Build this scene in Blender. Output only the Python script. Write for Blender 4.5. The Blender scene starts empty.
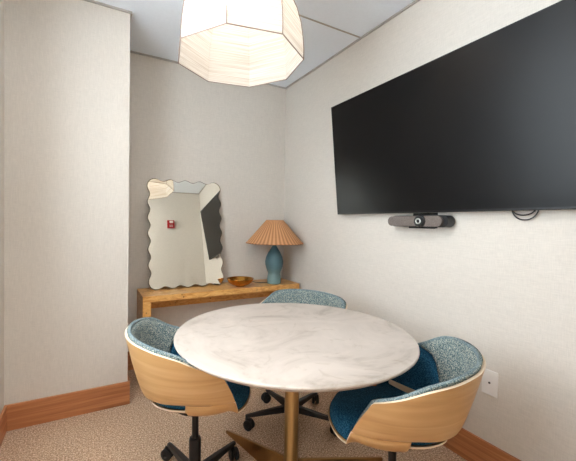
import bpy, bmesh, math, random
from mathutils import Vector, Matrix
from math import sin, cos, pi, radians as rad
random.seed(4)
C = bpy.context.scene.collection
X, Y, J, E, H, BT = 1.782, 2.947, 2.402, 0.236, 2.624, 0.152   # right wall, back wall, projecting wall face, its edge, ceiling, baseboard
XL, YF = -0.431, 0.07                                         # left wall, front wall

# ------------------------------------------------------------------ materials
def mat(name):
    m = bpy.data.materials.new(name); m.use_nodes = True
    nt = m.node_tree; b = nt.nodes['Principled BSDF']
    return m, nt, b
def N(nt, t, **kw):
    n = nt.nodes.new(t)
    for k, v in kw.items():
        if k in n.inputs: n.inputs[k].default_value = v
        else: setattr(n, k, v)
    return n
def lin(r, g, b):
    f = lambda c: ((c/255)/12.92 if c/255 <= .04045 else ((c/255+.055)/1.055)**2.4)
    return (f(r), f(g), f(b), 1)
def ramp(nt, fac, stops):
    r = nt.nodes.new('ShaderNodeValToRGB')
    e = r.color_ramp.elements
    e[0].position, e[0].color = stops[0]; e[1].position, e[1].color = stops[-1]
    for p, c in stops[1:-1]:
        q = e.new(p); q.color = c
    nt.links.new(fac, r.inputs['Fac'])
    return r
def coords(nt, scale=(1,1,1), rot=(0,0,0)):
    tc = nt.nodes.new('ShaderNodeTexCoord'); mp = nt.nodes.new('ShaderNodeMapping')
    mp.inputs['Scale'].default_value = scale; mp.inputs['Rotation'].default_value = rot
    nt.links.new(tc.outputs['Object'], mp.inputs['Vector'])
    return mp.outputs['Vector']
def bump(nt, b, h, strength, dist=.002):
    n = N(nt, 'ShaderNodeBump', Strength=strength, Distance=dist)
    nt.links.new(h, n.inputs['Height']); nt.links.new(n.outputs['Normal'], b.inputs['Normal'])
def plain(name, col, rough=.5, metal=0, var=.06, scale=20):
    m, nt, b = mat(name)
    v = coords(nt); n = N(nt, 'ShaderNodeTexNoise', Scale=scale, Detail=4)
    nt.links.new(v, n.inputs['Vector'])
    lo = tuple(c*(1-var) for c in col[:3])+(1,); hi = tuple(min(1, c*(1+var)) for c in col[:3])+(1,)
    r = ramp(nt, n.outputs['Fac'], [(.3, lo), (.7, hi)])
    nt.links.new(r.outputs['Color'], b.inputs['Base Color'])
    b.inputs['Roughness'].default_value = rough; b.inputs['Metallic'].default_value = metal
    return m
def wallpaper(name, col, k=1.0):
    m, nt, b = mat(name)
    a = N(nt, 'ShaderNodeTexNoise', Scale=1.0, Detail=3); nt.links.new(coords(nt, (25,25,330)), a.inputs['Vector'])
    c = N(nt, 'ShaderNodeTexNoise', Scale=1.0, Detail=3); nt.links.new(coords(nt, (330,330,25)), c.inputs['Vector'])
    mx = N(nt, 'ShaderNodeMath', operation='ADD'); nt.links.new(a.outputs['Fac'], mx.inputs[0]); nt.links.new(c.outputs['Fac'], mx.inputs[1])
    hf = N(nt, 'ShaderNodeMath', operation='MULTIPLY'); nt.links.new(mx.outputs[0], hf.inputs[0]); hf.inputs[1].default_value = .5
    lo = tuple(q*(1-.13*k) for q in col[:3])+(1,); hi = tuple(min(1,q*(1+.10*k)) for q in col[:3])+(1,)
    r = ramp(nt, hf.outputs[0], [(.35, lo), (.65, hi)])
    nt.links.new(r.outputs['Color'], b.inputs['Base Color']); b.inputs['Roughness'].default_value = .75
    b.inputs['Specular IOR Level'].default_value = .25
    bump(nt, b, hf.outputs[0], .35, .0015)
    return m
def wood(name, dark, mid, light, grain=(2,2,60), rough=.45, burl=False, var=1):
    m, nt, b = mat(name)
    d = N(nt, 'ShaderNodeTexNoise', Scale=2.0, Detail=2); nt.links.new(coords(nt), d.inputs['Vector'])
    n = N(nt, 'ShaderNodeTexNoise', Scale=1.0, Detail=6, Distortion=1.2 if not burl else 2.5)
    nt.links.new(coords(nt, grain), n.inputs['Vector'])
    r = ramp(nt, n.outputs['Fac'], [(.28, dark), (.5, mid), (.72, light)])
    nt.links.new(r.outputs['Color'], b.inputs['Base Color']); b.inputs['Roughness'].default_value = rough
    if burl:
        w = N(nt, 'ShaderNodeTexVoronoi', Scale=28.0); nt.links.new(coords(nt), w.inputs['Vector'])
        kr = ramp(nt, w.outputs['Distance'], [(.05, lin(95,50,18)), (.24, (1,1,1,1))])
        sp = N(nt, 'ShaderNodeTexNoise', Scale=7.0, Detail=2); nt.links.new(coords(nt), sp.inputs['Vector'])
        sr = ramp(nt, sp.outputs['Fac'], [(.5, (0,0,0,1)), (.62, (1,1,1,1))])
        mm = N(nt, 'ShaderNodeMix', data_type='RGBA', blend_type='MULTIPLY')
        nt.links.new(sr.outputs['Color'], mm.inputs[0]); nt.links.new(r.outputs['Color'], mm.inputs[6]); nt.links.new(kr.outputs['Color'], mm.inputs[7])
        nt.links.new(mm.outputs[2], b.inputs['Base Color'])
    return m
def fabric(name, cols, scale=320, rough=.95, pos=None, bs=.6):
    m, nt, b = mat(name)
    v = coords(nt)
    n = N(nt, 'ShaderNodeTexNoise', Scale=float(scale), Detail=2.0, Roughness=.6); nt.links.new(v, n.inputs['Vector'])
    k = len(cols); pos = pos or [.36 + .28*i/(k-1) for i in range(k)]
    r = ramp(nt, n.outputs['Fac'], list(zip(pos, cols)))
    big = N(nt, 'ShaderNodeTexNoise', Scale=45.0, Detail=2.0); nt.links.new(v, big.inputs['Vector'])
    br = ramp(nt, big.outputs['Fac'], [(.3, (.86,.86,.86,1)), (.7, (1,1,1,1))])
    mm = N(nt, 'ShaderNodeMix', data_type='RGBA', blend_type='MULTIPLY'); mm.inputs[0].default_value = 1
    nt.links.new(r.outputs['Color'], mm.inputs[6]); nt.links.new(br.outputs['Color'], mm.inputs[7])
    nt.links.new(mm.outputs[2], b.inputs['Base Color']); b.inputs['Roughness'].default_value = rough
    b.inputs['Specular IOR Level'].default_value = .2
    bump(nt, b, n.outputs['Fac'], bs, .002)
    return m

M = {}
M['wall'] = wallpaper('linen_wallpaper', lin(216,209,200), .6)
M['ceiling'] = plain('ceiling_panel_white', lin(236,243,252), .9, var=.015, scale=60)
M['grid'] = plain('ceiling_grid_metal', lin(176,170,164), .6)
M['carpet'] = fabric('carpet_loop', [lin(146,116,92), lin(200,168,140), lin(240,216,190)], 130, pos=[.33,.5,.67], bs=1)
M['base'] = wood('baseboard_wood', lin(156,96,58), lin(182,118,76), lin(200,138,92), (1.6,1.6,38), .4)
M['plywood'] = wood('oak_plywood', lin(194,148,96), lin(206,162,108), lin(216,176,124), (1.5,1.5,26), .38)
M['plyedge'] = plain('plywood_edge', lin(236,214,186), .5)
M['burl'] = wood('burl_veneer', lin(196,132,66), lin(222,166,94), lin(238,190,120), (9,9,26), .32, burl=True)
M['tweed'] = fabric('tweed_fabric', [lin(44,66,72), lin(90,112,116), lin(138,144,138), lin(196,192,176)], 210, pos=[.34,.46,.55,.68])
M['blue'] = fabric('blue_felt', [lin(12,48,72), lin(28,80,110), lin(62,116,144)], 240, pos=[.32,.5,.7])
M['bluepipe'] = fabric('blue_edge_felt', [lin(84,102,108), lin(116,132,136), lin(150,160,160)], 240)
M['black'] = plain('black_plastic', lin(24,24,26), .45)
M['blackmetal'] = plain('black_metal', lin(20,20,22), .35, .3)
M['tire'] = plain('caster_rubber', lin(16,16,18), .6)
M['bezel'] = plain('bezel_black', lin(14,14,15), .35)
M['lens'] = plain('camera_lens', lin(14,14,18), .08)
M['ring'] = plain('lens_ring', lin(190,190,186), .3, .6)
M['grille'] = fabric('speaker_grille_fabric', [lin(84,76,72), lin(118,108,102), lin(140,130,124)], 500, bs=.3)
M['white'] = plain('white_plastic', lin(232,228,224), .4, var=.02)
M['white2'] = plain('door_white', lin(225,222,216), .5, var=.02)
M['red'] = plain('alarm_red', lin(170,16,24), .4)
M['ceramic'] = None
M['gap'] = plain('dark_gap', lin(60,52,46), .9)
M['wire'] = plain('shade_wire', lin(140,122,112), .5, .3)
M['silver'] = plain('mirror_edge_bronze', lin(120,110,90), .3, .9)

def marble():
    m, nt, b = mat('pale_marble')
    v = coords(nt)
    n = N(nt, 'ShaderNodeTexNoise', Scale=3.2, Detail=8, Roughness=.62, Distortion=1.4); nt.links.new(v, n.inputs['Vector'])
    r = ramp(nt, n.outputs['Fac'], [(.30, lin(162,150,138)), (.44, lin(188,176,166)), (.6, lin(198,186,176))])
    n2 = N(nt, 'ShaderNodeTexNoise', Scale=9, Detail=5, Distortion=2.0); nt.links.new(v, n2.inputs['Vector'])
    r2 = ramp(nt, n2.outputs['Fac'], [(.30, (.86,.84,.80,1)), (.42, (1,1,1,1))])
    mm = N(nt, 'ShaderNodeMix', data_type='RGBA', blend_type='MULTIPLY'); mm.inputs[0].default_value = .9
    nt.links.new(r.outputs['Color'], mm.inputs[6]); nt.links.new(r2.outputs['Color'], mm.inputs[7])
    nt.links.new(mm.outputs[2], b.inputs['Base Color']); b.inputs['Roughness'].default_value = .38
    b.inputs['Specular IOR Level'].default_value = .265
    return m
M['marble'] = marble()
def brass(name, col, rough):
    m, nt, b = mat(name)
    n = N(nt, 'ShaderNodeTexNoise', Scale=1.0, Detail=4); nt.links.new(coords(nt, (220,220,8)), n.inputs['Vector'])
    r = ramp(nt, n.outputs['Fac'], [(.3, tuple(c*.85 for c in col[:3])+(1,)), (.7, col)])
    nt.links.new(r.outputs['Color'], b.inputs['Base Color'])
    b.inputs['Metallic'].default_value = 1; b.inputs['Roughness'].default_value = rough
    return m
M['brass'] = brass('brushed_brass', lin(188,160,114), .30)
M['shadedbrass'] = brass('shaded_brass', lin(168,130,84), .34)  # brass for the feet, dimmer reflections put into its colour
M['bowlbrass'] = brass('hammered_brass', lin(206,146,66), .24)
def ceramic():
    m, nt, b = mat('teal_glaze')
    tc = nt.nodes.new('ShaderNodeTexCoord'); sx = nt.nodes.new('ShaderNodeSeparateXYZ'); nt.links.new(tc.outputs['Object'], sx.inputs[0])
    n = N(nt, 'ShaderNodeTexNoise', Scale=60.0, Detail=3); nt.links.new(tc.outputs['Object'], n.inputs['Vector'])
    ad = N(nt, 'ShaderNodeMath', operation='MULTIPLY_ADD'); nt.links.new(n.outputs['Fac'], ad.inputs[0]); ad.inputs[1].default_value = .05; nt.links.new(sx.outputs['Z'], ad.inputs[2])
    mr = N(nt, 'ShaderNodeMapRange'); nt.links.new(ad.outputs[0], mr.inputs[0]); mr.inputs[1].default_value = 0.0; mr.inputs[2].default_value = .42
    r = ramp(nt, mr.outputs[0], [(0, lin(120,150,148)), (.3, lin(108,134,136)), (.42, lin(84,116,124)), (1, lin(62,98,110))])
    nt.links.new(r.outputs['Color'], b.inputs['Base Color']); b.inputs['Roughness'].default_value = .55
    return m
M['ceramic'] = ceramic()
def rattan():
    m, nt, b = mat('woven_rattan')
    tc = nt.nodes.new('ShaderNodeTexCoord'); sx = nt.nodes.new('ShaderNodeSeparateXYZ'); nt.links.new(tc.outputs['Object'], sx.inputs[0])
    at = N(nt, 'ShaderNodeMath', operation='ARCTAN2'); nt.links.new(sx.outputs['Y'], at.inputs[0]); nt.links.new(sx.outputs['X'], at.inputs[1])
    ml = N(nt, 'ShaderNodeMath', operation='MULTIPLY'); nt.links.new(at.outputs[0], ml.inputs[0]); ml.inputs[1].default_value = 44
    sn = N(nt, 'ShaderNodeMath', operation='SINE'); nt.links.new(ml.outputs[0], sn.inputs[0])
    mz = N(nt, 'ShaderNodeMath', operation='MULTIPLY'); nt.links.new(sx.outputs['Z'], mz.inputs[0]); mz.inputs[1].default_value = 700
    sz = N(nt, 'ShaderNodeMath', operation='SINE'); nt.links.new(mz.outputs[0], sz.inputs[0])
    pr = N(nt, 'ShaderNodeMath', operation='MULTIPLY_ADD'); nt.links.new(sz.outputs[0], pr.inputs[0]); pr.inputs[1].default_value = .45; nt.links.new(sn.outputs[0], pr.inputs[2])
    mr = N(nt, 'ShaderNodeMapRange'); nt.links.new(pr.outputs[0], mr.inputs[0]); mr.inputs[1].default_value = -1.5; mr.inputs[2].default_value = 1.5
    r = ramp(nt, mr.outputs[0], [(0, lin(150,96,58)), (.5, lin(196,138,92)), (1, lin(224,170,122))])
    nt.links.new(r.outputs['Color'], b.inputs['Base Color']); b.inputs['Roughness'].default_value = .7
    bump(nt, b, pr.outputs[0], .5, .002)
    return m
M['rattan'] = rattan()
def mirror_m():
    m, nt, b = mat('mirror_glass'); b.inputs['Metallic'].default_value = 1; b.inputs['Roughness'].default_value = .005
    b.inputs['Base Color'].default_value = (.79,.75,.66,1); return m
M['mirror'] = mirror_m()
def screen_m():
    m, nt, b = mat('matte_screen'); b.inputs['Base Color'].default_value = (.003,.003,.0035,1)
    b.inputs['Roughness'].default_value = .32; b.inputs['Specular IOR Level'].default_value = .26; return m
M['screen'] = screen_m()
def shade_m():
    m, nt, b = mat('paper_weave_shade'); nt.nodes.remove(b); out = nt.nodes['Material Output']
    n = N(nt, 'ShaderNodeTexNoise', Scale=1.0, Detail=3, Distortion=.1); nt.links.new(coords(nt, (3,3,240)), n.inputs['Vector'])
    r = ramp(nt, n.outputs['Fac'], [(.3, (.66,.58,.49,1)), (.62, (.93,.89,.83,1))])
    df = nt.nodes.new('ShaderNodeBsdfDiffuse'); tl = nt.nodes.new('ShaderNodeBsdfTranslucent'); tp = nt.nodes.new('ShaderNodeBsdfTransparent')
    nt.links.new(r.outputs['Color'], df.inputs['Color']); nt.links.new(r.outputs['Color'], tl.inputs['Color'])
    tp.inputs['Color'].default_value = (1,.96,.9,1)
    m1 = nt.nodes.new('ShaderNodeMixShader'); m1.inputs[0].default_value = .38
    m2 = nt.nodes.new('ShaderNodeMixShader'); m2.inputs[0].default_value = .22
    nt.links.new(df.outputs[0], m1.inputs[1]); nt.links.new(tl.outputs[0], m1.inputs[2])
    nt.links.new(m1.outputs[0], m2.inputs[1]); nt.links.new(tp.outputs[0], m2.inputs[2]); nt.links.new(m2.outputs[0], out.inputs['Surface'])
    return m
M['shade'] = shade_m()
def glass_m():
    m, nt, b = mat('added_window_glass'); nt.nodes.remove(b)
    tp = nt.nodes.new('ShaderNodeBsdfTransparent'); gl = nt.nodes.new('ShaderNodeBsdfGlossy'); gl.inputs['Roughness'].default_value = .02
    tp.inputs['Color'].default_value = (.96,.98,.97,1)
    mx = nt.nodes.new('ShaderNodeMixShader'); mx.inputs[0].default_value = .06
    nt.links.new(tp.outputs[0], mx.inputs[1]); nt.links.new(gl.outputs[0], mx.inputs[2]); nt.links.new(mx.outputs[0], nt.nodes['Material Output'].inputs['Surface'])
    return m
M['glass'] = glass_m()
def emit_m(name, col, s):
    m, nt, b = mat(name); b.inputs['Base Color'].default_value = (1,1,1,1)
    b.inputs['Emission Color'].default_value = col; b.inputs['Emission Strength'].default_value = s; return m
M['bulb'] = emit_m('glowing_bulb', (1,.87,.75,1), 17)
M['hallfill'] = emit_m('hall_fill_glow', (1,.96,.91,1), 30)  # glow of the added hallway fill panel
M['fillpanel'] = emit_m('fill_panel_glow', (1,.98,.95,1), 9)  # glow of the added ceiling fill panel

# ------------------------------------------------------------------ mesh helpers
def obj(name, bm, mats, parent=None, smooth=False, loc=None, rotz=0, recalc=True):
    if recalc: bmesh.ops.recalc_face_normals(bm, faces=bm.faces)
    me = bpy.data.meshes.new(name); bm.to_mesh(me); bm.free()
    for m in (mats if isinstance(mats, (list, tuple)) else [mats]): me.materials.append(M[m])
    o = bpy.data.objects.new(name, me); C.objects.link(o)
    if smooth:
        for p in me.polygons: p.use_smooth = True
    if parent: o.parent = parent
    if loc: o.location = loc
    o.rotation_euler.z = rotz
    return o
def sharp(o, ang=40):
    me = o.data
    for p in me.polygons: p.use_smooth = True
    bm = bmesh.new(); bm.from_mesh(me)
    for e in bm.edges:
        if len(e.link_faces) == 2 and e.calc_face_angle(0) > rad(ang): e.smooth = False
    bm.to_mesh(me); bm.free(); return o
def empty(name, loc=(0,0,0), rotz=0):
    o = bpy.data.objects.new(name, None); C.objects.link(o); o.location = loc; o.rotation_euler.z = rotz; o.empty_display_size = .05
    return o
def tag(o, label, cat, group=None):
    o['label'] = label; o['category'] = cat
    if group: o['group'] = group
    return o
def box(bm, a, b, bev=0, mtx=None, seg=2):
    c = [(a[i]+b[i])/2 for i in range(3)]; s = [abs(b[i]-a[i]) for i in range(3)]
    t = bmesh.new()
    bmesh.ops.create_cube(t, size=1, matrix=Matrix.Translation(c) @ Matrix.Diagonal((*s, 1)))
    if bev: bmesh.ops.bevel(t, geom=t.edges[:], offset=bev, segments=seg, affect='EDGES', profile=.5)
    if mtx: bmesh.ops.transform(t, matrix=mtx, verts=t.verts)
    me = bpy.data.meshes.new('tmp'); t.to_mesh(me); t.free(); bm.from_mesh(me); bpy.data.meshes.remove(me)
    return bm
def lathe(bm, prof, n=48, centre=(0,0,0), cap=False):
    rings = []
    for r, z in prof:
        if r < 1e-5: rings.append([bm.verts.new((centre[0], centre[1], centre[2]+z))])
        else: rings.append([bm.verts.new((centre[0]+r*cos(2*pi*i/n), centre[1]+r*sin(2*pi*i/n), centre[2]+z)) for i in range(n)])
    for a, b in zip(rings, rings[1:]):
        for i in range(n):
            j = (i+1) % n
            if len(a) == 1 and len(b) == 1: continue
            if len(a) == 1: bm.faces.new((a[0], b[i], b[j]))
            elif len(b) == 1: bm.faces.new((a[i], a[j], b[0]))
            else: bm.faces.new((a[i], a[j], b[j], b[i]))
    return bm
def tube(bm, pts, r, n=10, closed=False):
    pts = [Vector(p) for p in pts]; rings = []; L = len(pts); up = None
    for i, p in enumerate(pts):
        if closed: t = (pts[(i+1) % L]-pts[i-1]).normalized()
        else: t = (pts[min(i+1, L-1)]-pts[max(i-1, 0)]).normalized()
        if up is None: up = Vector((0,0,1)) if abs(t.z) < .9 else Vector((1,0,0))
        a = t.cross(up).normalized(); b = a.cross(t).normalized(); up = b
        rr = r[i] if isinstance(r, (list, tuple)) else r
        rings.append([bm.verts.new(p + a*rr*cos(2*pi*k/n) + b*rr*sin(2*pi*k/n)) for k in range(n)])
    rng = range(L if closed else L-1)
    for i in rng:
        A, B = rings[i], rings[(i+1) % L]
        for k in range(n): bm.faces.new((A[k], A[(k+1) % n], B[(k+1) % n], B[k]))
    if not closed: bm.faces.new(rings[0]); bm.faces.new(rings[-1])
    return bm
def struct(name, bm, m, parent=None):
    o = obj(name, bm, m, parent)
    if not parent: o['kind'] = 'structure'
    return o
B = bmesh.new

# ------------------------------------------------------------------ the room
T = .12
struct('floor', box(B(), (XL-.52, -1.72, -T), (X+T, Y+T, 0)), 'carpet')
struct('ceiling', box(B(), (XL-T, YF-T, H), (X+T, Y+T, H+T)), 'ceiling')
struct('wall_right', box(B(), (X, YF-T, 0), (X+T, Y+T, H)), 'wall')
struct('wall_back', box(B(), (E-.02, Y, 0), (X, Y+T, H)), 'wall')
struct('wall_projecting', box(B(), (XL-T, J, 0), (E, Y+T, H)), 'wall')
GY0, GY1, GZ0, GZ1 = .40, 1.70, .95, 2.50
bm = B(); box(bm, (XL-T, YF-T, 0), (XL, GY0, H)); box(bm, (XL-T, GY1, 0), (XL, J, H)); box(bm, (XL-T, GY0, 0), (XL, GY1, GZ0)); box(bm, (XL-T, GY0, GZ1), (XL, GY1, H))
struct('wall_left', bm, 'wall')
bm = B()
for p, q in (((GY0, GZ0), (GY0+.04, GZ1)), ((GY1-.04, GZ0), (GY1, GZ1)), ((GY0+.04, GZ0), (GY1-.04, GZ0+.04)), ((GY0+.04, GZ1-.04), (GY1-.04, GZ1)), ((1.03, GZ0+.04), (1.07, GZ1-.04))):
    box(bm, (XL-.08, p[0], p[1]), (XL-.03, q[0], q[1]))
wf = struct('added_window_1', bm, 'bezel')  # unseen window, added to brighten the room and the television screen
struct('added_window_pane', box(B(), (XL-.058, GY0+.04, GZ0+.04), (XL-.052 , 1.03, GZ1-.04)), 'glass', wf)
struct('added_window_pane', box(B(), (XL-.058, 1.07, GZ0+.04), (XL-.052, GY1-.04, GZ1-.04)), 'glass', wf)
DX0, DX1, DZ = XL+.03, .60, 2.25            # the open doorway the picture is taken from
bm = B(); box(bm, (DX1, YF-T, 0), (X, YF, H)); box(bm, (XL, YF-T, DZ), (DX1, YF, H)); box(bm, (XL, YF-T, 0), (DX0, YF, DZ))
struct('wall_front', bm, 'wall')
bm = B(); box(bm, (DX0, YF-T-.01, 0), (DX0+.01, YF-.0, DZ)); box(bm, (DX1-.02, YF-T-.01, 0), (DX1, YF+.0, DZ)); box(bm, (DX0, YF-T-.01, DZ-.03), (DX1, YF, DZ))
struct('trim_1', bm, 'white2')
def board(name, a, b, top=(0,0)):
    bm = B(); box(bm, a, b, .002)
    return struct(name, bm, 'base')
# unseen hallway added beyond the open doorway, closed in to dim its light
HY = -1.6
struct('wall_added_hall_left', box(B(), (XL-.4-T, HY-T, 0), (XL-.4, YF-T, H)), 'wall')
struct('wall_added_hall_right', box(B(), (X-.3, HY-T, 0), (X-.3+T, YF-T, H)), 'wall')
struct('wall_added_hall_end', box(B(), (XL-.4, HY-T, 0), (X-.3, HY, H)), 'wall')
struct('ceiling_added_hall', box(B(), (XL-.4-T, HY-T, H), (X+T, YF-T, H+T)), 'ceiling')
bt = .014
board('baseboard_right', (X-bt, YF, 0), (X, Y, BT))
board('baseboard_back', (E, Y-bt, 0), (X-bt, Y, BT))
board('baseboard_projecting', (XL, J-bt, 0), (E+bt, J, BT))
board('baseboard_return', (E, J, 0), (E+bt, Y-bt, BT))
board('baseboard_left', (XL, YF, 0), (XL+bt, J-bt, BT))
board('baseboard_front', (DX1, YF, 0), (X-bt, YF+bt, BT))
# thin ceiling angle round the walls and the grid bar across the ceiling
a = .012
bm = B()
for p, q in (((X-a, YF, H-.012), (X, Y, H)), ((E, Y-a, H-.012), (X, Y, H)), ((XL, J-a, H-.012), (E+a, J, H)), ((E, J, H-.012), (E+a, Y, H)), ((XL, YF, H-.012), (XL+a, J, H)), ((XL, YF, H-.012), (X, YF+a, H))):
    box(bm, p, q)
struct('trim_2', bm, 'gap2' if 'gap2' in M else 'grid')
struct('trim_3', box(B(), (XL, 1.873, H-.003), (X-a, 1.885, H+.001)), 'grid')

# ------------------------------------------------------------------ round table
TX, TY, TZ, TR = .834, 1.283, .744, .531
t = empty('round_table', (TX, TY, 0))
tag(t, 'round meeting table with pale marble top on a brass pedestal', 'table')
bm = B(); lathe(bm, [(0, TZ-.026), (TR-.022, TZ-.026), (TR-.004, TZ-.012), (TR, TZ-.008), (TR, TZ-.003), (TR-.003, TZ), (0, TZ)], 128)
sharp(obj('tabletop', bm, 'marble', t), 25)
bm = B(); lathe(bm, [(0, .012), (.033, .012), (.033, TZ-.036), (.0, TZ-.036)], 40)
sharp(obj('pedestal', bm, 'brass', t))
bm = B(); lathe(bm, [(0, TZ-.037), (.17, TZ-.037), (.17, TZ-.026), (0, TZ-.026)], 40)
sharp(obj('mounting_plate', bm, 'blackmetal', t))
for aa in (102, -6, 282, 173):
    bm = B(); w = .0065; R = Matrix.Rotation(rad(aa), 4, 'Z')
    vs = [[bm.verts.new(R @ Vector(v)) for v in ((x,-w,0),(x,w,0),(x,w,z),(x,-w,z))] for x, z in ((.030,.138),(.30,.074),(.535,.016))]
    for u, v in zip(vs, vs[1:]):
        for i in range(4): bm.faces.new((u[i], u[(i+1)%4], v[(i+1)%4], v[i]))
    bm.faces.new(vs[0]); bm.faces.new(vs[-1])
    bmesh.ops.bevel(bm, geom=bm.edges[:], offset=.0015, segments=1, affect='EDGES')
    obj('foot', bm, 'shadedbrass', t)

# ------------------------------------------------------------------ chairs
def smooth(a, b, x):
    u = max(0, min(1, (x-a)/(b-a))); return u*u*(3-2*u)
ZP, ZV = .515, .440
def tab(T, a):                      # smooth curve through a table of (angle, value)
    a = max(T[0][0], min(T[-1][0], a))
    for i in range(len(T)-1):
        if a <= T[i+1][0]:
            x0, y0 = T[i]; x1, y1 = T[i+1]
            m0 = (y1-T[i-1][1])/(x1-T[i-1][0]) if i else 0
            m1 = (T[i+2][1]-y0)/(T[i+2][0]-x0) if i+2 < len(T) else (y1-y0)/(x1-x0)
            h = x1-x0; u = (a-x0)/h
            return (2*u**3-3*u*u+1)*y0 + (u**3-2*u*u+u)*h*m0 + (-2*u**3+3*u*u)*y1 + (u**3-u*u)*h*m1
RB = [(0,.170),(30,.152),(60,.138),(97,.164),(122,.230),(150,.245),(180,.250)]   # plan radii seen from above: underside,
RM = [(0,.225),(30,.212),(60,.198),(90,.222),(112,.252),(125,.262)]              # lower border of the wrap,
RT = [(0,.297),(30,.306),(60,.332),(90,.338),(115,.336),(125,.336)]              # top rim
ZR = [(0,.768),(20,.767),(40,.763),(60,.746),(76,.704),(90,.674),(95,.664)]
def z_rim(th):                      # th in degrees from the back axis
    a = abs(th); z = tab(ZR, a); d = max(0, a-91.5)
    return z - (.664-ZV)*min(1, (d*d/(d+.6))/29.6)
def rad_at(z, th):
    a = abs(th)
    if z < ZP: u = max(0, (z-.448)/(ZP-.448)); return tab(RB, a) + (tab(RM, a)-tab(RB, a))*u
    u = (z-ZP)/.25; return tab(RM, a) + (tab(RT, a)-tab(RM, a))*u**.8
def P(r, th, z):                    # th=0 is the back (-x); x is forward
    return Vector((-r*cos(rad(th)), r*sin(rad(th)), z))
def wall_surface(t0, t1, nt_, ns, d_out, d_in, z0f, z1f, roundtop=False):
    """closed slab that follows the bucket between two offsets inwards"""
    bm = B(); G = []
    for off in (d_out, d_in):
        rows = []
        for i in range(nt_+1):
            th = t0+(t1-t0)*i/nt_; z0 = z0f(th); z1 = z1f(th)
            row = []
            for j in range(ns+1):
                s = j/ns; z = z0+(z1-z0)*s
                o = off
                row.append(bm.verts.new(P(rad_at(z, th)-o, th, z)))
            rows.append(row)
        G.append(rows)
    for g in G:
        for i in range(nt_):
            for j in range(ns): bm.faces.new((g[i][j], g[i+1][j], g[i+1][j+1], g[i][j+1]))
    edge = []
    for i in range(nt_):
        for j in (0, ns): edge.append(bm.faces.new((G[0][i][j], G[0][i+1][j], G[1][i+1][j], G[1][i][j])))
    for i in (0, nt_):
        for j in range(ns): edge.append(bm.faces.new((G[0][i][j], G[0][i][j+1], G[1][i][j+1], G[1][i][j])))
    for f in edge: f.material_index = 1
    return bm
def cushion_surface(t0, t1, nt_, ns, d_out, thick, z0f, z1f):
    """padded slab with rounded borders"""
    bm = B(); rows_o = []; rows_i = []
    for i in range(nt_+1):
        u = i/nt_; ro = []; ri = []
        eu = min(1, min(u, 1-u)*nt_/2.0)
        for j in range(ns+1):
            s = j/ns; th = t0(s)+(t1(s)-t0(s))*u; z0 = z0f(th); z1 = z1f(th); z = z0+(z1-z0)*s
            es = min(1, min(s, 1-s)*ns/2.0)
            k = .25+.75*(1-(1-eu)**2)**.5*(1-(1-es)**2)**.5
            ro.append(bm.verts.new(P(rad_at(z, th)-d_out, th, z)))
            ri.append(bm.verts.new(P(rad_at(z, th)-d_out-thick*k, th, z)))
        rows_o.append(ro); rows_i.append(ri)
    for g in (rows_o, rows_i):
        for i in range(nt_):
            for j in range(ns): bm.faces.new((g[i][j], g[i+1][j], g[i+1][j+1], g[i][j+1]))
    for i in range(nt_):
        for j in (0, ns): bm.faces.new((rows_o[i][j], rows_o[i+1][j], rows_i[i+1][j], rows_i[i][j]))
    for i in (0, nt_):
        for j in range(ns): bm.faces.new((rows_o[i][j], rows_o[i][j+1], rows_i[i][j+1], rows_i[i][j]))
    return bm
AC = 111.0                           # where the falling front edge of the wrap meets the pan
while z_rim(AC) > ZP: AC += .1
def pan_edge(th):                   # radius and height of the pan's border
    a = abs(th)
    if a > 180: a = 360-a
    if a < 59: return tab(RB, a)+.018, .464
    if a < 62:
        k = (a-59)/3; r0 = tab(RB, 59)+.018; return r0+k*(rad_at(ZP, a)-r0), .464+k*(ZP-.464)
    if a < AC: return rad_at(ZP, a), ZP
    if a < 122: z = max(ZV, z_rim(a)); k = (a-AC)/(122-AC); return rad_at(ZP, AC)*(1-k)+.236*k, z
    k2 = smooth(121, 175, a)
    return tab(RB, a)+.004*k2, ZV + .022*k2
def bowl(nr, thick, fz, inset=0, mats=False):
    bm = B(); n = 144; top = []; bot = []
    for q in range(nr+1):
        s = q/nr; rt, rb = [], []
        for i in range(n):
            th = 360*i/n - 180; R, ZE = pan_edge(th); R -= inset
            p, zt, zb = fz(s, R, ZE, th, thick)
            rt.append(bm.verts.new(P(p, th, zt))); rb.append(bm.verts.new(P(p, th, zb)))
        top.append(rt); bot.append(rb)
    for g in (top, bot):
        for q in range(nr):
            for i in range(n): bm.faces.new((g[q][i], g[q][(i+1) % n], g[q+1][(i+1) % n], g[q+1][i]))
        bm.faces.new(g[0])
    for i in range(n):
        f = bm.faces.new((top[-1][i], top[-1][(i+1) % n], bot[-1][(i+1) % n], bot[-1][i]))
        if mats: f.material_index = 1
    return bm
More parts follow.
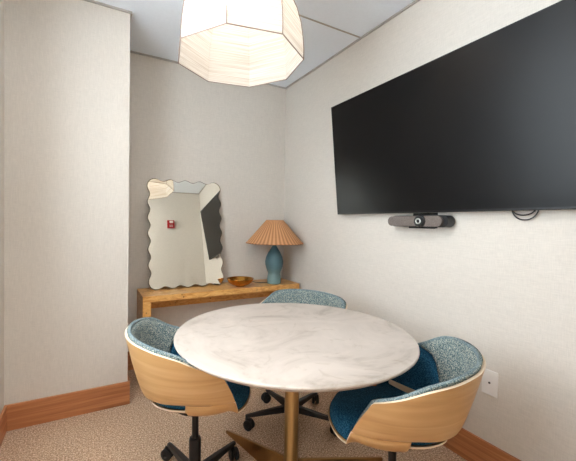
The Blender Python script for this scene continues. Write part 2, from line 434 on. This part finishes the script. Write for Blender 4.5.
def chair(loc, face_deg, base_deg, label, strip=False):
    t = empty('swivel_chair', (*loc, 0), rad(face_deg))
    tag(t, label, 'chair', 'swivel bucket chairs round the marble table')
    # outer bent-plywood side and back wrap
    sh = obj('plywood_shell', wall_surface(-AC, AC, 118, 14, 0, .011, lambda a: ZP, lambda a: max(ZP+.002, z_rim(a))), ['plywood','plyedge'], t, recalc=True)
    sharp(sh, 50)
    def fz(s, R, ZE, th, tk):
        p = .02+(R-.02)*s; z = .440 + (ZE-.440)*max(0, (s-.6)/.4)**2.0
        return p, z+tk, z
    pn = obj('seat_pan', bowl(12, .007, fz, 0, True), ['plywood','plyedge'], t); sharp(pn, 50)
    def fc(s, R, ZE, th, tk):
        p = .02+(R-.02)*s; zb = .4515 + (ZE-.440)*max(0, (s-.6)/.4)**2.0
        a = abs(th); a = 360-a if a > 180 else a
        front = smooth(118, 142, a)
        edge = (1-s**5)**.5 if s < 1 else 0
        h = .070*edge*(1-.10*front) + .006
        rear = 1-smooth(56, 64, a)
        return p, zb + max(h, .036*rear*min(1, (1.02-s)*18)), zb
    obj('seat_cushion', bowl(16, 0, fc, .005), 'blue', t, smooth=True)
    top = lambda a: z_rim(a)+(.011*(1-smooth(56,80,abs(a))))
    obj('back_cushion', cushion_surface(lambda s: -seam(-1, s), lambda s: seam(1, s), 60, 16, .0115, .030, lambda a: ZP+.004, top), 'tweed', t, smooth=True)
    for s in (-1, 1):
        obj('arm_cushion', cushion_surface(lambda q, s=s: s*(seam(s, q)+.3), lambda q, s=s: s*(AC-.8), 34, 16, .0115, .026, lambda a: ZP+.004, lambda a: max(ZP+.012, top(a))), 'blue', t, smooth=True)
    pts = [P(rad_at(z_rim(a), a)-.019, a, z_rim(a)+(.007*(1-smooth(56,80,abs(a)))-.001)) for a in [x*AC/56 for x in range(-55, 56)]]
    o = obj('piping', tube(B(), pts, .0075, 8), 'bluepipe', t, smooth=True)
    if strip:
        o = obj('arm_bracket', strip_bm(), 'plyedge', t); o['label'] = 'pale wooden bar inside the seat'
    # gas lift and five-star base
    lathe_ = lathe(B(), [(0,.41),(.09,.41),(.09,.422),(.075,.4385),(0,.4385)], 32)
    sharp(obj('seat_plate', lathe_, 'blackmetal', t))
    bm = B(); lathe(bm, [(0,.09),(.027,.09),(.027,.255),(.024,.262),(.015,.264),(.015,.412),(0,.412)], 28)
    sharp(obj('gas_lift', bm, 'blackmetal', t))
    bm = B(); lathe(bm, [(0,.075),(.036,.075),(.036,.115),(.028,.125),(0,.125)], 28)
    sharp(obj('hub', bm, 'black', t))
    for k in range(5):
        aa = rad(base_deg - face_deg + 72*k); R = Matrix.Rotation(aa, 4, 'Z')
        bm = B(); vs = []
        for x, w, z0, z1 in ((.02,.022,.078,.116), (.15,.018,.076,.102), (.27,.013,.072,.088), (.292,.011,.070,.084)):
            vs.append([bm.verts.new(R @ Vector(v)) for v in ((x,-w,z0),(x,w,z0),(x,w*.7,z1),(x,-w*.7,z1))])
        for u, v in zip(vs, vs[1:]):
            for i in range(4): bm.faces.new((u[i], u[(i+1)%4], v[(i+1)%4], v[i]))
        bm.faces.new(vs[0]); bm.faces.new(vs[-1])
        bmesh.ops.bevel(bm, geom=bm.edges[:], offset=.002, segments=1, affect='EDGES')
        arm = obj('leg', bm, 'black', t)
        c = R @ Vector((.28, 0, 0))
        bm = B(); sw = Matrix.Translation((c.x, c.y, .030)) @ Matrix.Rotation(aa+rad(35+50*k), 4, 'Z') @ Matrix.Rotation(pi/2, 4, 'X')
        for s in (-1, 1):
            w = B(); lathe(w, [(0,-.009),(.024,-.009),(.030,-.005),(.030,.005),(.024,.009),(.012,.009),(.010,.006),(0,.006)] if s > 0 else [(0,-.006),(.010,-.006),(.012,-.009),(.024,-.009),(.030,-.005),(.030,.005),(.024,.009),(0,.009)], 24)
            bmesh.ops.transform(w, matrix=sw @ Matrix.Translation((.012,0,s*.014)), verts=w.verts)
            me = bpy.data.meshes.new('tmp'); w.to_mesh(me); w.free(); bm.from_mesh(me); bpy.data.meshes.remove(me)
        cs = sharp(obj('caster', bm, 'tire', arm))
        bm = B(); box(bm, (-.014,-.004,.0), (.026,.004,.036), .002, Matrix.Translation((c.x, c.y, .030)) @ Matrix.Rotation(aa+rad(35+50*k), 4, 'Z'))
        lathe(bm, [(0,.03),(.006,.03),(.006,.076),(0,.076)], 12, (c.x, c.y, 0))
        obj('fork', bm, 'black', arm)
    return t
def seam(side, q): return 34+47*q if side < 0 else 62+30*q      # slanting seams between back and arm padding
def strip_bm():
    bm = B(); p, q = Vector((.055, -.186, 0)), Vector((-.125, -.112, 0)); d = (q-p).normalized()
    box(bm, (0, -.007, .513), ((q-p).length, .007, .546), .006, Matrix.Translation(p) @ Matrix.Rotation(math.atan2(d.y, d.x), 4, 'Z'), 3)
    return bm
chair((.43, 1.458), 0, 101, 'swivel bucket chair left of the table, in front of the wooden console')
chair((1.06, .90), 120, 75, 'swivel bucket chair right of the table, beside the wall outlet', strip=True)
chair((1.118, 1.718), -158, 22, 'swivel bucket chair behind the table, only its grey-blue back rim showing above it')

# ------------------------------------------------------------------ console
CX0, CX1, CY0, CY1, CZ = .355, 1.745, 2.585, 2.925, .675
t = empty('console_table', ((CX0+CX1)/2, (CY0+CY1)/2, 0)); tag(t, 'burl wood waterfall console table against the back wall', 'console table')
def shift(bm, o): bmesh.ops.translate(bm, verts=bm.verts, vec=-Vector(o.location)); return bm
obj('console_top', shift(box(B(), (CX0, CY0, CZ-.045), (CX1, CY1, CZ), .002), t), 'burl', t)
for a_, b_ in ((CX0, CX0+.06), (CX1-.06, CX1)):
    obj('leg', shift(box(B(), (a_, CY0, 0), (b_, CY1, CZ-.0455), .002), t), 'burl', t)
obj('back_rail', shift(box(B(), (CX0+.06, CY1-.03, CZ-.17), (CX1-.06, CY1-.005, CZ-.0455), .002), t), 'burl', t)

# ------------------------------------------------------------------ wavy mirror
MW, MH, th = .650, .935, rad(8.4)
t = empty('wavy_mirror', (.752, 2.80, CZ+.002)); t.rotation_euler.x = -th
tag(t, 'tall wavy edged mirror leaning on the wall on top of the console', 'mirror')
def wavy(off):
    pts = []; w, h, rc = MW/2-off, MH/2-off, .065
    L = [(-w+rc,-h, w-rc,-h, 0,-1), (w,-h+rc, w,h-rc, 1,0), (w-rc,h, -w+rc,h, 0,1), (-w,h-rc, -w,-h+rc, -1,0)]
    cnt = [4, 6, 4, 6]; cc = [(w-rc,-h+rc,-90), (w-rc,h-rc,0), (-w+rc,h-rc,90), (-w+rc,-h+rc,180)]
    for q in range(4):
        x0,y0,x1,y1,nx,ny = L[q]; n = cnt[q]*12
        for i in range(n):
            u = i/n; am = -.0100*(1-cos(2*pi*u*cnt[q]))
            pts.append((x0+(x1-x0)*u+nx*am, y0+(y1-y0)*u+ny*am))
        cx, cy, a0 = cc[q]
        for i in range(8): aa = rad(a0+90*i/8); pts.append((cx+rc*cos(aa), cy+rc*sin(aa)))
    return pts
def plate(pts, y0, y1, edgemat=None):
    bm = B(); A = [bm.verts.new((x, y0, z+MH/2)) for x, z in pts]; Bv = [bm.verts.new((x, y1, z+MH/2)) for x, z in pts]
    bm.faces.new(A); bm.faces.new(Bv)
    for i in range(len(pts)): bm.faces.new((A[i], A[(i+1)%len(pts)], Bv[(i+1)%len(pts)], Bv[i]))
    return bm
obj('mirror_frame', plate(wavy(0), 0, .018), 'silver', t)
obj('mirror_pane', plate(wavy(.0045), -.0015, -.0002), 'mirror', t)

# ------------------------------------------------------------------ bowl
t = obj('brass_bowl', lathe(B(), [(r_*1.18, z_*1.08) for r_, z_ in [(0,0),(.034,0),(.036,.006),(.062,.014),(.088,.034),(.100,.060),(.102,.064),(.099,.064),(.096,.060),(.084,.038),(.060,.020),(.03,.013),(0,.012)]], 48), 'bowlbrass', loc=(1.185, 2.69, CZ), smooth=True)
tag(t, 'small hammered brass bowl on the console between mirror and lamp', 'bowl')

# ------------------------------------------------------------------ table lamp
LX, LY = 1.528, 2.69
t = empty('table_lamp', (LX, LY, CZ)); tag(t, 'teal ceramic table lamp with wide rattan shade on the console', 'lamp')
body = [(r_*1.22, z_) for r_, z_ in [(0,0),(.050,0),(.054,.006),(.053,.030),(.050,.070),(.046,.090),(.047,.100),(.058,.135),(.067,.175),(.069,.205),(.063,.245),(.046,.290),(.028,.325),(.018,.345),(.015,.355),(0,.356)]]
obj('lamp_base', lathe(B(), body, 48), 'ceramic', t, smooth=True)
bm = B(); lathe(bm, [(0,.355),(.013,.355),(.013,.385),(.018,.387),(.018,.43),(0,.43)], 20); sharp(obj('lamp_socket', bm, 'black', t))
bm = B(); SR0, SR1, SZ0, SZ1 = .262, .080, .380, .590
lathe(bm, [(SR1, SZ1), (SR0, SZ0), (SR0+.002, SZ0-.004), (SR0-.003, SZ0-.006), (SR0-.005, SZ0), (SR1-.005, SZ1-.003), (SR1, SZ1)], 72)
sh = sharp(obj('lamp_shade', bm, 'rattan', t), 30)
pts = [(SR0*cos(2*pi*i/64), SR0*sin(2*pi*i/64), SZ0-.001) for i in range(64)]
obj('shade_rim', tube(B(), pts, .006, 8, True), 'rattan', sh, smooth=True)
bm = B()
for k in range(3):
    aa = 2*pi*k/3; tube(bm, [(0,0,SZ1-.02), (SR1*.98*cos(aa), SR1*.98*sin(aa), SZ1-.006)], .002, 6)
tube(bm, [(0,0,.42), (0,0,SZ1-.02)], .003, 6)
obj('shade_spider', bm, 'black', sh)
cord = tube(B(), [(-.05,.03,.003), (-.10,.06,.003), (-.14,.10,.003), (-.15,.17,.003)], .003, 8)
obj('lamp_cord', cord, 'black', t, smooth=True)

# ------------------------------------------------------------------ pendant
PXc, PYc, PZ, PR = .659, 1.536, 2.04, .311
t = empty('pendant_lamp', (PXc, PYc, PZ)); tag(t, 'large octagonal woven shade pendant lamp hanging from the ceiling', 'pendant lamp')
prof = [(PR, 0), (PR*1.0, .05), (PR*.985, .11), (PR*.95, .18), (PR*.885, .25), (PR*.78, .32), (PR*.63, .38), (PR*.42, .43)]
def oct_(r, k, z): a_ = rad(11.4+45*k); return Vector((r*cos(a_), r*sin(a_), z))
bm = B(); g = []
for r, z in prof:
    row = []
    for k in range(8):
        for q in range(6):
            row.append(bm.verts.new(oct_(r, k, z).lerp(oct_(r, k+1, z), q/6)))
    g.append(row)
for a_, b_ in zip(g, g[1:]):
    for i in range(48): bm.faces.new((a_[i], a_[(i+1)%48], b_[(i+1)%48], b_[i]))
o = obj('pendant_shade', bm, 'shade', t)
for k in range(8):
    obj('rib', tube(B(), [oct_(r+.0035, k, z) for r, z in prof], .0022, 6), 'wire', o, smooth=True)
obj('bottom_ring', tube(B(), [oct_(PR+.004, k, 0).lerp(oct_(PR+.004, k+1, 0), q/4) for k in range(8) for q in range(4)], .0026, 6, True), 'wire', o)
obj('top_ring', tube(B(), [oct_(PR*.42+.004, k, .43) for k in range(8)], .0026, 6, True), 'wire', o)
bm = B()
for k in range(4): tube(bm, [(0,0,.42), oct_(PR*.42, 2*k, .43)], .002, 6)
obj('spider', bm, 'wire', o)
bm = B(); lathe(bm, [(.0,-.07),(.035,-.061),(.061,-.035),(.07,0),(.061,.035),(.035,.061),(.02,.075),(0,.08)], 32, (0,0,.29))
obj('bulb', bm, 'bulb', t, smooth=True)
bm = B(); lathe(bm, [(0,.372),(.022,.372),(.022,.43),(.006,.44),(0,.44)], 20); sharp(obj('socket', bm, 'white', t))
obj('cord', tube(B(), [(0,0,.435), (0,0,H-PZ-.02)], .003, 8), 'white', t)
bm = B(); lathe(bm, [(0,H-PZ-.025),(.05,H-PZ-.025),(.06,H-PZ-.012),(.06,H-PZ),(0,H-PZ)], 32); sharp(obj('canopy', bm, 'white', t))

# ------------------------------------------------------------------ wall television
SY0, SY1, SHt = .51, 2.042, .826
t = empty('television', (X, (SY0+SY1)/2, 1.312)); tag(t, 'large flat television mounted on the right wall, tilted slightly down', 'television')
tl = math.atan2(.085, SHt)
R = Matrix.Translation((-.058, 0, 0)) @ Matrix.Rotation(-tl, 4, 'Y')
hw = (SY1-SY0)/2
bm = B(); box(bm, (0, -hw, 0), (.030, hw, SHt), .003, R)
obj('housing', bm, 'bezel', t)
bm = B(); box(bm, (-.0015, -hw+.006, .012), (.001, hw-.006, SHt-.006), 0, R)
obj('screen', bm, 'screen', t)
bm = B(); box(bm, (.030, -.30, .12), (.050, .30, .62), .004, R)
obj('rear_cover', bm, 'black', t)
bm = B(); box(bm, (-.010, -.28, .10), (0, .28, .62), .002)
for s in (-1, 1): tube(bm, [(-.008, s*.2, .5), (-.075, s*.2, .5)], .01, 8)
obj('wall_bracket', bm, 'blackmetal', t)

# hanging cables below the television
for dy, dz, ww in ((0, -.052, .052), (.004, -.030, .046)):
    pts = [(X-.02+.004*(dz<-.04), .789+dy+ww*cos(pi*i/16)*(1 if i in range(17) else 1), 1.322+dz*sin(pi*i/16)) for i in range(17)]
    pts = [(pts[0][0], pts[0][1], 1.40)] + pts + [(pts[-1][0], pts[-1][1], 1.40)]
    o = obj('cable', tube(B(), pts, .0032, 8), 'black', smooth=True)
    tag(o, 'black cable in the %s loop hanging under the television' % ('longer, lower' if dz < -.04 else 'shorter, upper'), 'cable', 'cables hanging under the television')

# ------------------------------------------------------------------ conference camera bar
t = empty('conference_camera', (X-.05, 1.31, 1.262)); tag(t, 'grey conference camera speaker bar with round lens mounted under the television', 'camera')
def pill(bm, y0, y1, hz, x0, x1, n=12):
    prof_ = []
    for i in range(n+1): a_ = -pi/2+pi*i/n; prof_.append((y1-hz+hz*cos(a_), hz*sin(a_)))
    for i in range(n+1): a_ = pi/2+pi*i/n; prof_.append((y0+hz+hz*cos(a_), hz*sin(a_)))
    A = [bm.verts.new((x0, y, z)) for y, z in prof_]; Bv = [bm.verts.new((x1, y, z)) for y, z in prof_]
    bm.faces.new(A); bm.faces.new(Bv)
    for i in range(len(prof_)): j = (i+1)%len(prof_); bm.faces.new((A[i], A[j], Bv[j], Bv[i]))
    bmesh.ops.bevel(bm, geom=[e for e in bm.edges if len(e.link_faces) == 2 and e.calc_face_angle(0) > 1.2], offset=.006, segments=3, affect='EDGES')
    return bm
sharp(obj('body', pill(B(), -.190, .195, .034, -.022, .040), 'black', t))
sharp(obj('speaker_grille', pill(B(), -.165, .203, .030, -.040, -.0225), 'grille', t))
bm = B(); lathe(bm, [(0,.0),(.036,.0),(.036,.012),(.030,.020),(0,.020)], 36)
bmesh.ops.transform(bm, matrix=Matrix.Translation((-.034,-.030,0)) @ Matrix.Rotation(-pi/2, 4, 'Y'), verts=bm.verts)
ln = sharp(obj('lens_housing', bm, 'black', t))
bm = B(); lathe(bm, [(0,0),(.017,0),(.017,.003),(.013,.004),(.010,.002),(0,.002)], 28)
bmesh.ops.transform(bm, matrix=Matrix.Translation((-.0545,-.030,0)) @ Matrix.Rotation(-pi/2, 4, 'Y'), verts=bm.verts)
sharp(obj('lens_ring', bm, 'ring', ln))
bm = B(); lathe(bm, [(0,.002),(.010,.002),(.008,.006),(0,.008)], 20)
bmesh.ops.transform(bm, matrix=Matrix.Translation((-.0545,-.030,0)) @ Matrix.Rotation(-pi/2, 4, 'Y'), verts=bm.verts)
obj('lens', bm, 'lens', ln, smooth=True)
bm = B(); box(bm, (.0405,-.08,-.04), (.05,.08,.05), .002); box(bm, (-.01,-.07,-.042), (.045,.07,-.0345), .002)
obj('mount', bm, 'blackmetal', t)

# ------------------------------------------------------------------ unseen fill light added on the ceiling near the doorway
t = empty('added_fill_light', (.05, .80, H)); tag(t, 'square fill light panel added on the ceiling near the doorway', 'fill light')
bm = B()
for a_, b_ in (((-.30,-.30),(.30,-.28)), ((-.30,.28),(.30,.30)), ((-.30,-.28),(-.28,.28)), ((.28,-.28),(.30,.28))): box(bm, (*a_, -.012), (*b_, 0))
obj('fill_frame', bm, 'white', t)
obj('fill_diffuser', box(B(), (-.28,-.28,-.008), (.28,.28,-.002)), 'fillpanel', t)

t = empty('added_fill_light', (.45, -.75, H)); tag(t, 'square fill light panel added on the hallway ceiling outside the doorway', 'fill light')  # unseen panel added to fill in light on the chairs
bm = B()
for a_, b_ in (((-.30,-.30),(.30,-.28)), ((-.30,.28),(.30,.30)), ((-.30,-.28),(-.28,.28)), ((.28,-.28),(.30,.28))): box(bm, (*a_, -.012), (*b_, 0))
obj('fill_frame', bm, 'white', t)
obj('fill_diffuser', box(B(), (-.28,-.28,-.008), (.28,.28,-.002)), 'hallfill', t)

# ------------------------------------------------------------------ wall outlet plate
t = empty('outlet_plate', (X, .925, .455)); tag(t, 'white wall plate low on the right wall behind the right chair', 'wall plate')
obj('plate', box(B(), (-.006,-.038,-.063), (0,.038,.063), .003), 'white', t)
bm = B(); lathe(bm, [(0,0),(.005,0),(.005,.003),(0,.003)], 16)
bmesh.ops.transform(bm, matrix=Matrix.Translation((-.006,0,0)) @ Matrix.Rotation(-pi/2, 4, 'Y'), verts=bm.verts)
obj('screw', bm, 'gap', t)

# ------------------------------------------------------------------ fire alarm on the front wall (seen in the mirror)
t = empty('fire_alarm', (1.24, YF, 2.03)); tag(t, 'red fire alarm strobe on the far wall, seen reflected in the mirror', 'fire alarm')
obj('alarm_body', box(B(), (-.060,0,-.068), (.060,.035,.068), .006), 'red', t)
obj('strobe', box(B(), (-.026,.0355,.012), (.034,.055,.052), .006), 'white', t)
bm = B()
for k in range(3): box(bm, (-.03,.0352,-.05+.014*k), (.03,.037,-.044+.014*k))
obj('horn_grille', bm, 'white', t)

# ------------------------------------------------------------------ camera
cam = bpy.data.cameras.new('camera'); co = bpy.data.objects.new('camera', cam); C.objects.link(co)
yaw, pitch, roll = 0.48854385, -0.01878015, 0.01508951
fw = Vector((sin(yaw)*cos(pitch), cos(yaw)*cos(pitch), sin(pitch))); r = Vector((cos(yaw), -sin(yaw), 0)); u = r.cross(fw)
r2 = r*cos(roll)+u*sin(roll); u2 = -r*sin(roll)+u*cos(roll)
co.matrix_world = Matrix(((r2.x, u2.x, -fw.x, 0), (r2.y, u2.y, -fw.y, 0), (r2.z, u2.z, -fw.z, 1.24), (0,0,0,1)))
cam.sensor_width = 36; cam.lens = 332.24*36/576; cam.shift_x = (288-265.405)/576; cam.shift_y = -(230.5-228.87)/576
cam.clip_start = .02
bpy.context.scene.camera = co

# ------------------------------------------------------------------ light
w = bpy.data.worlds.new('world'); bpy.context.scene.world = w; w.use_nodes = True
bg = w.node_tree.nodes['Background']; bg.inputs[0].default_value = (.86,.92,1,1); bg.inputs[1].default_value = 9.3
s = bpy.context.scene
s.view_settings.view_transform = 'Standard'; s.view_settings.look = 'None'; s.view_settings.gamma = 1; s.view_settings.use_curve_mapping = False
s.view_settings.exposure = .26
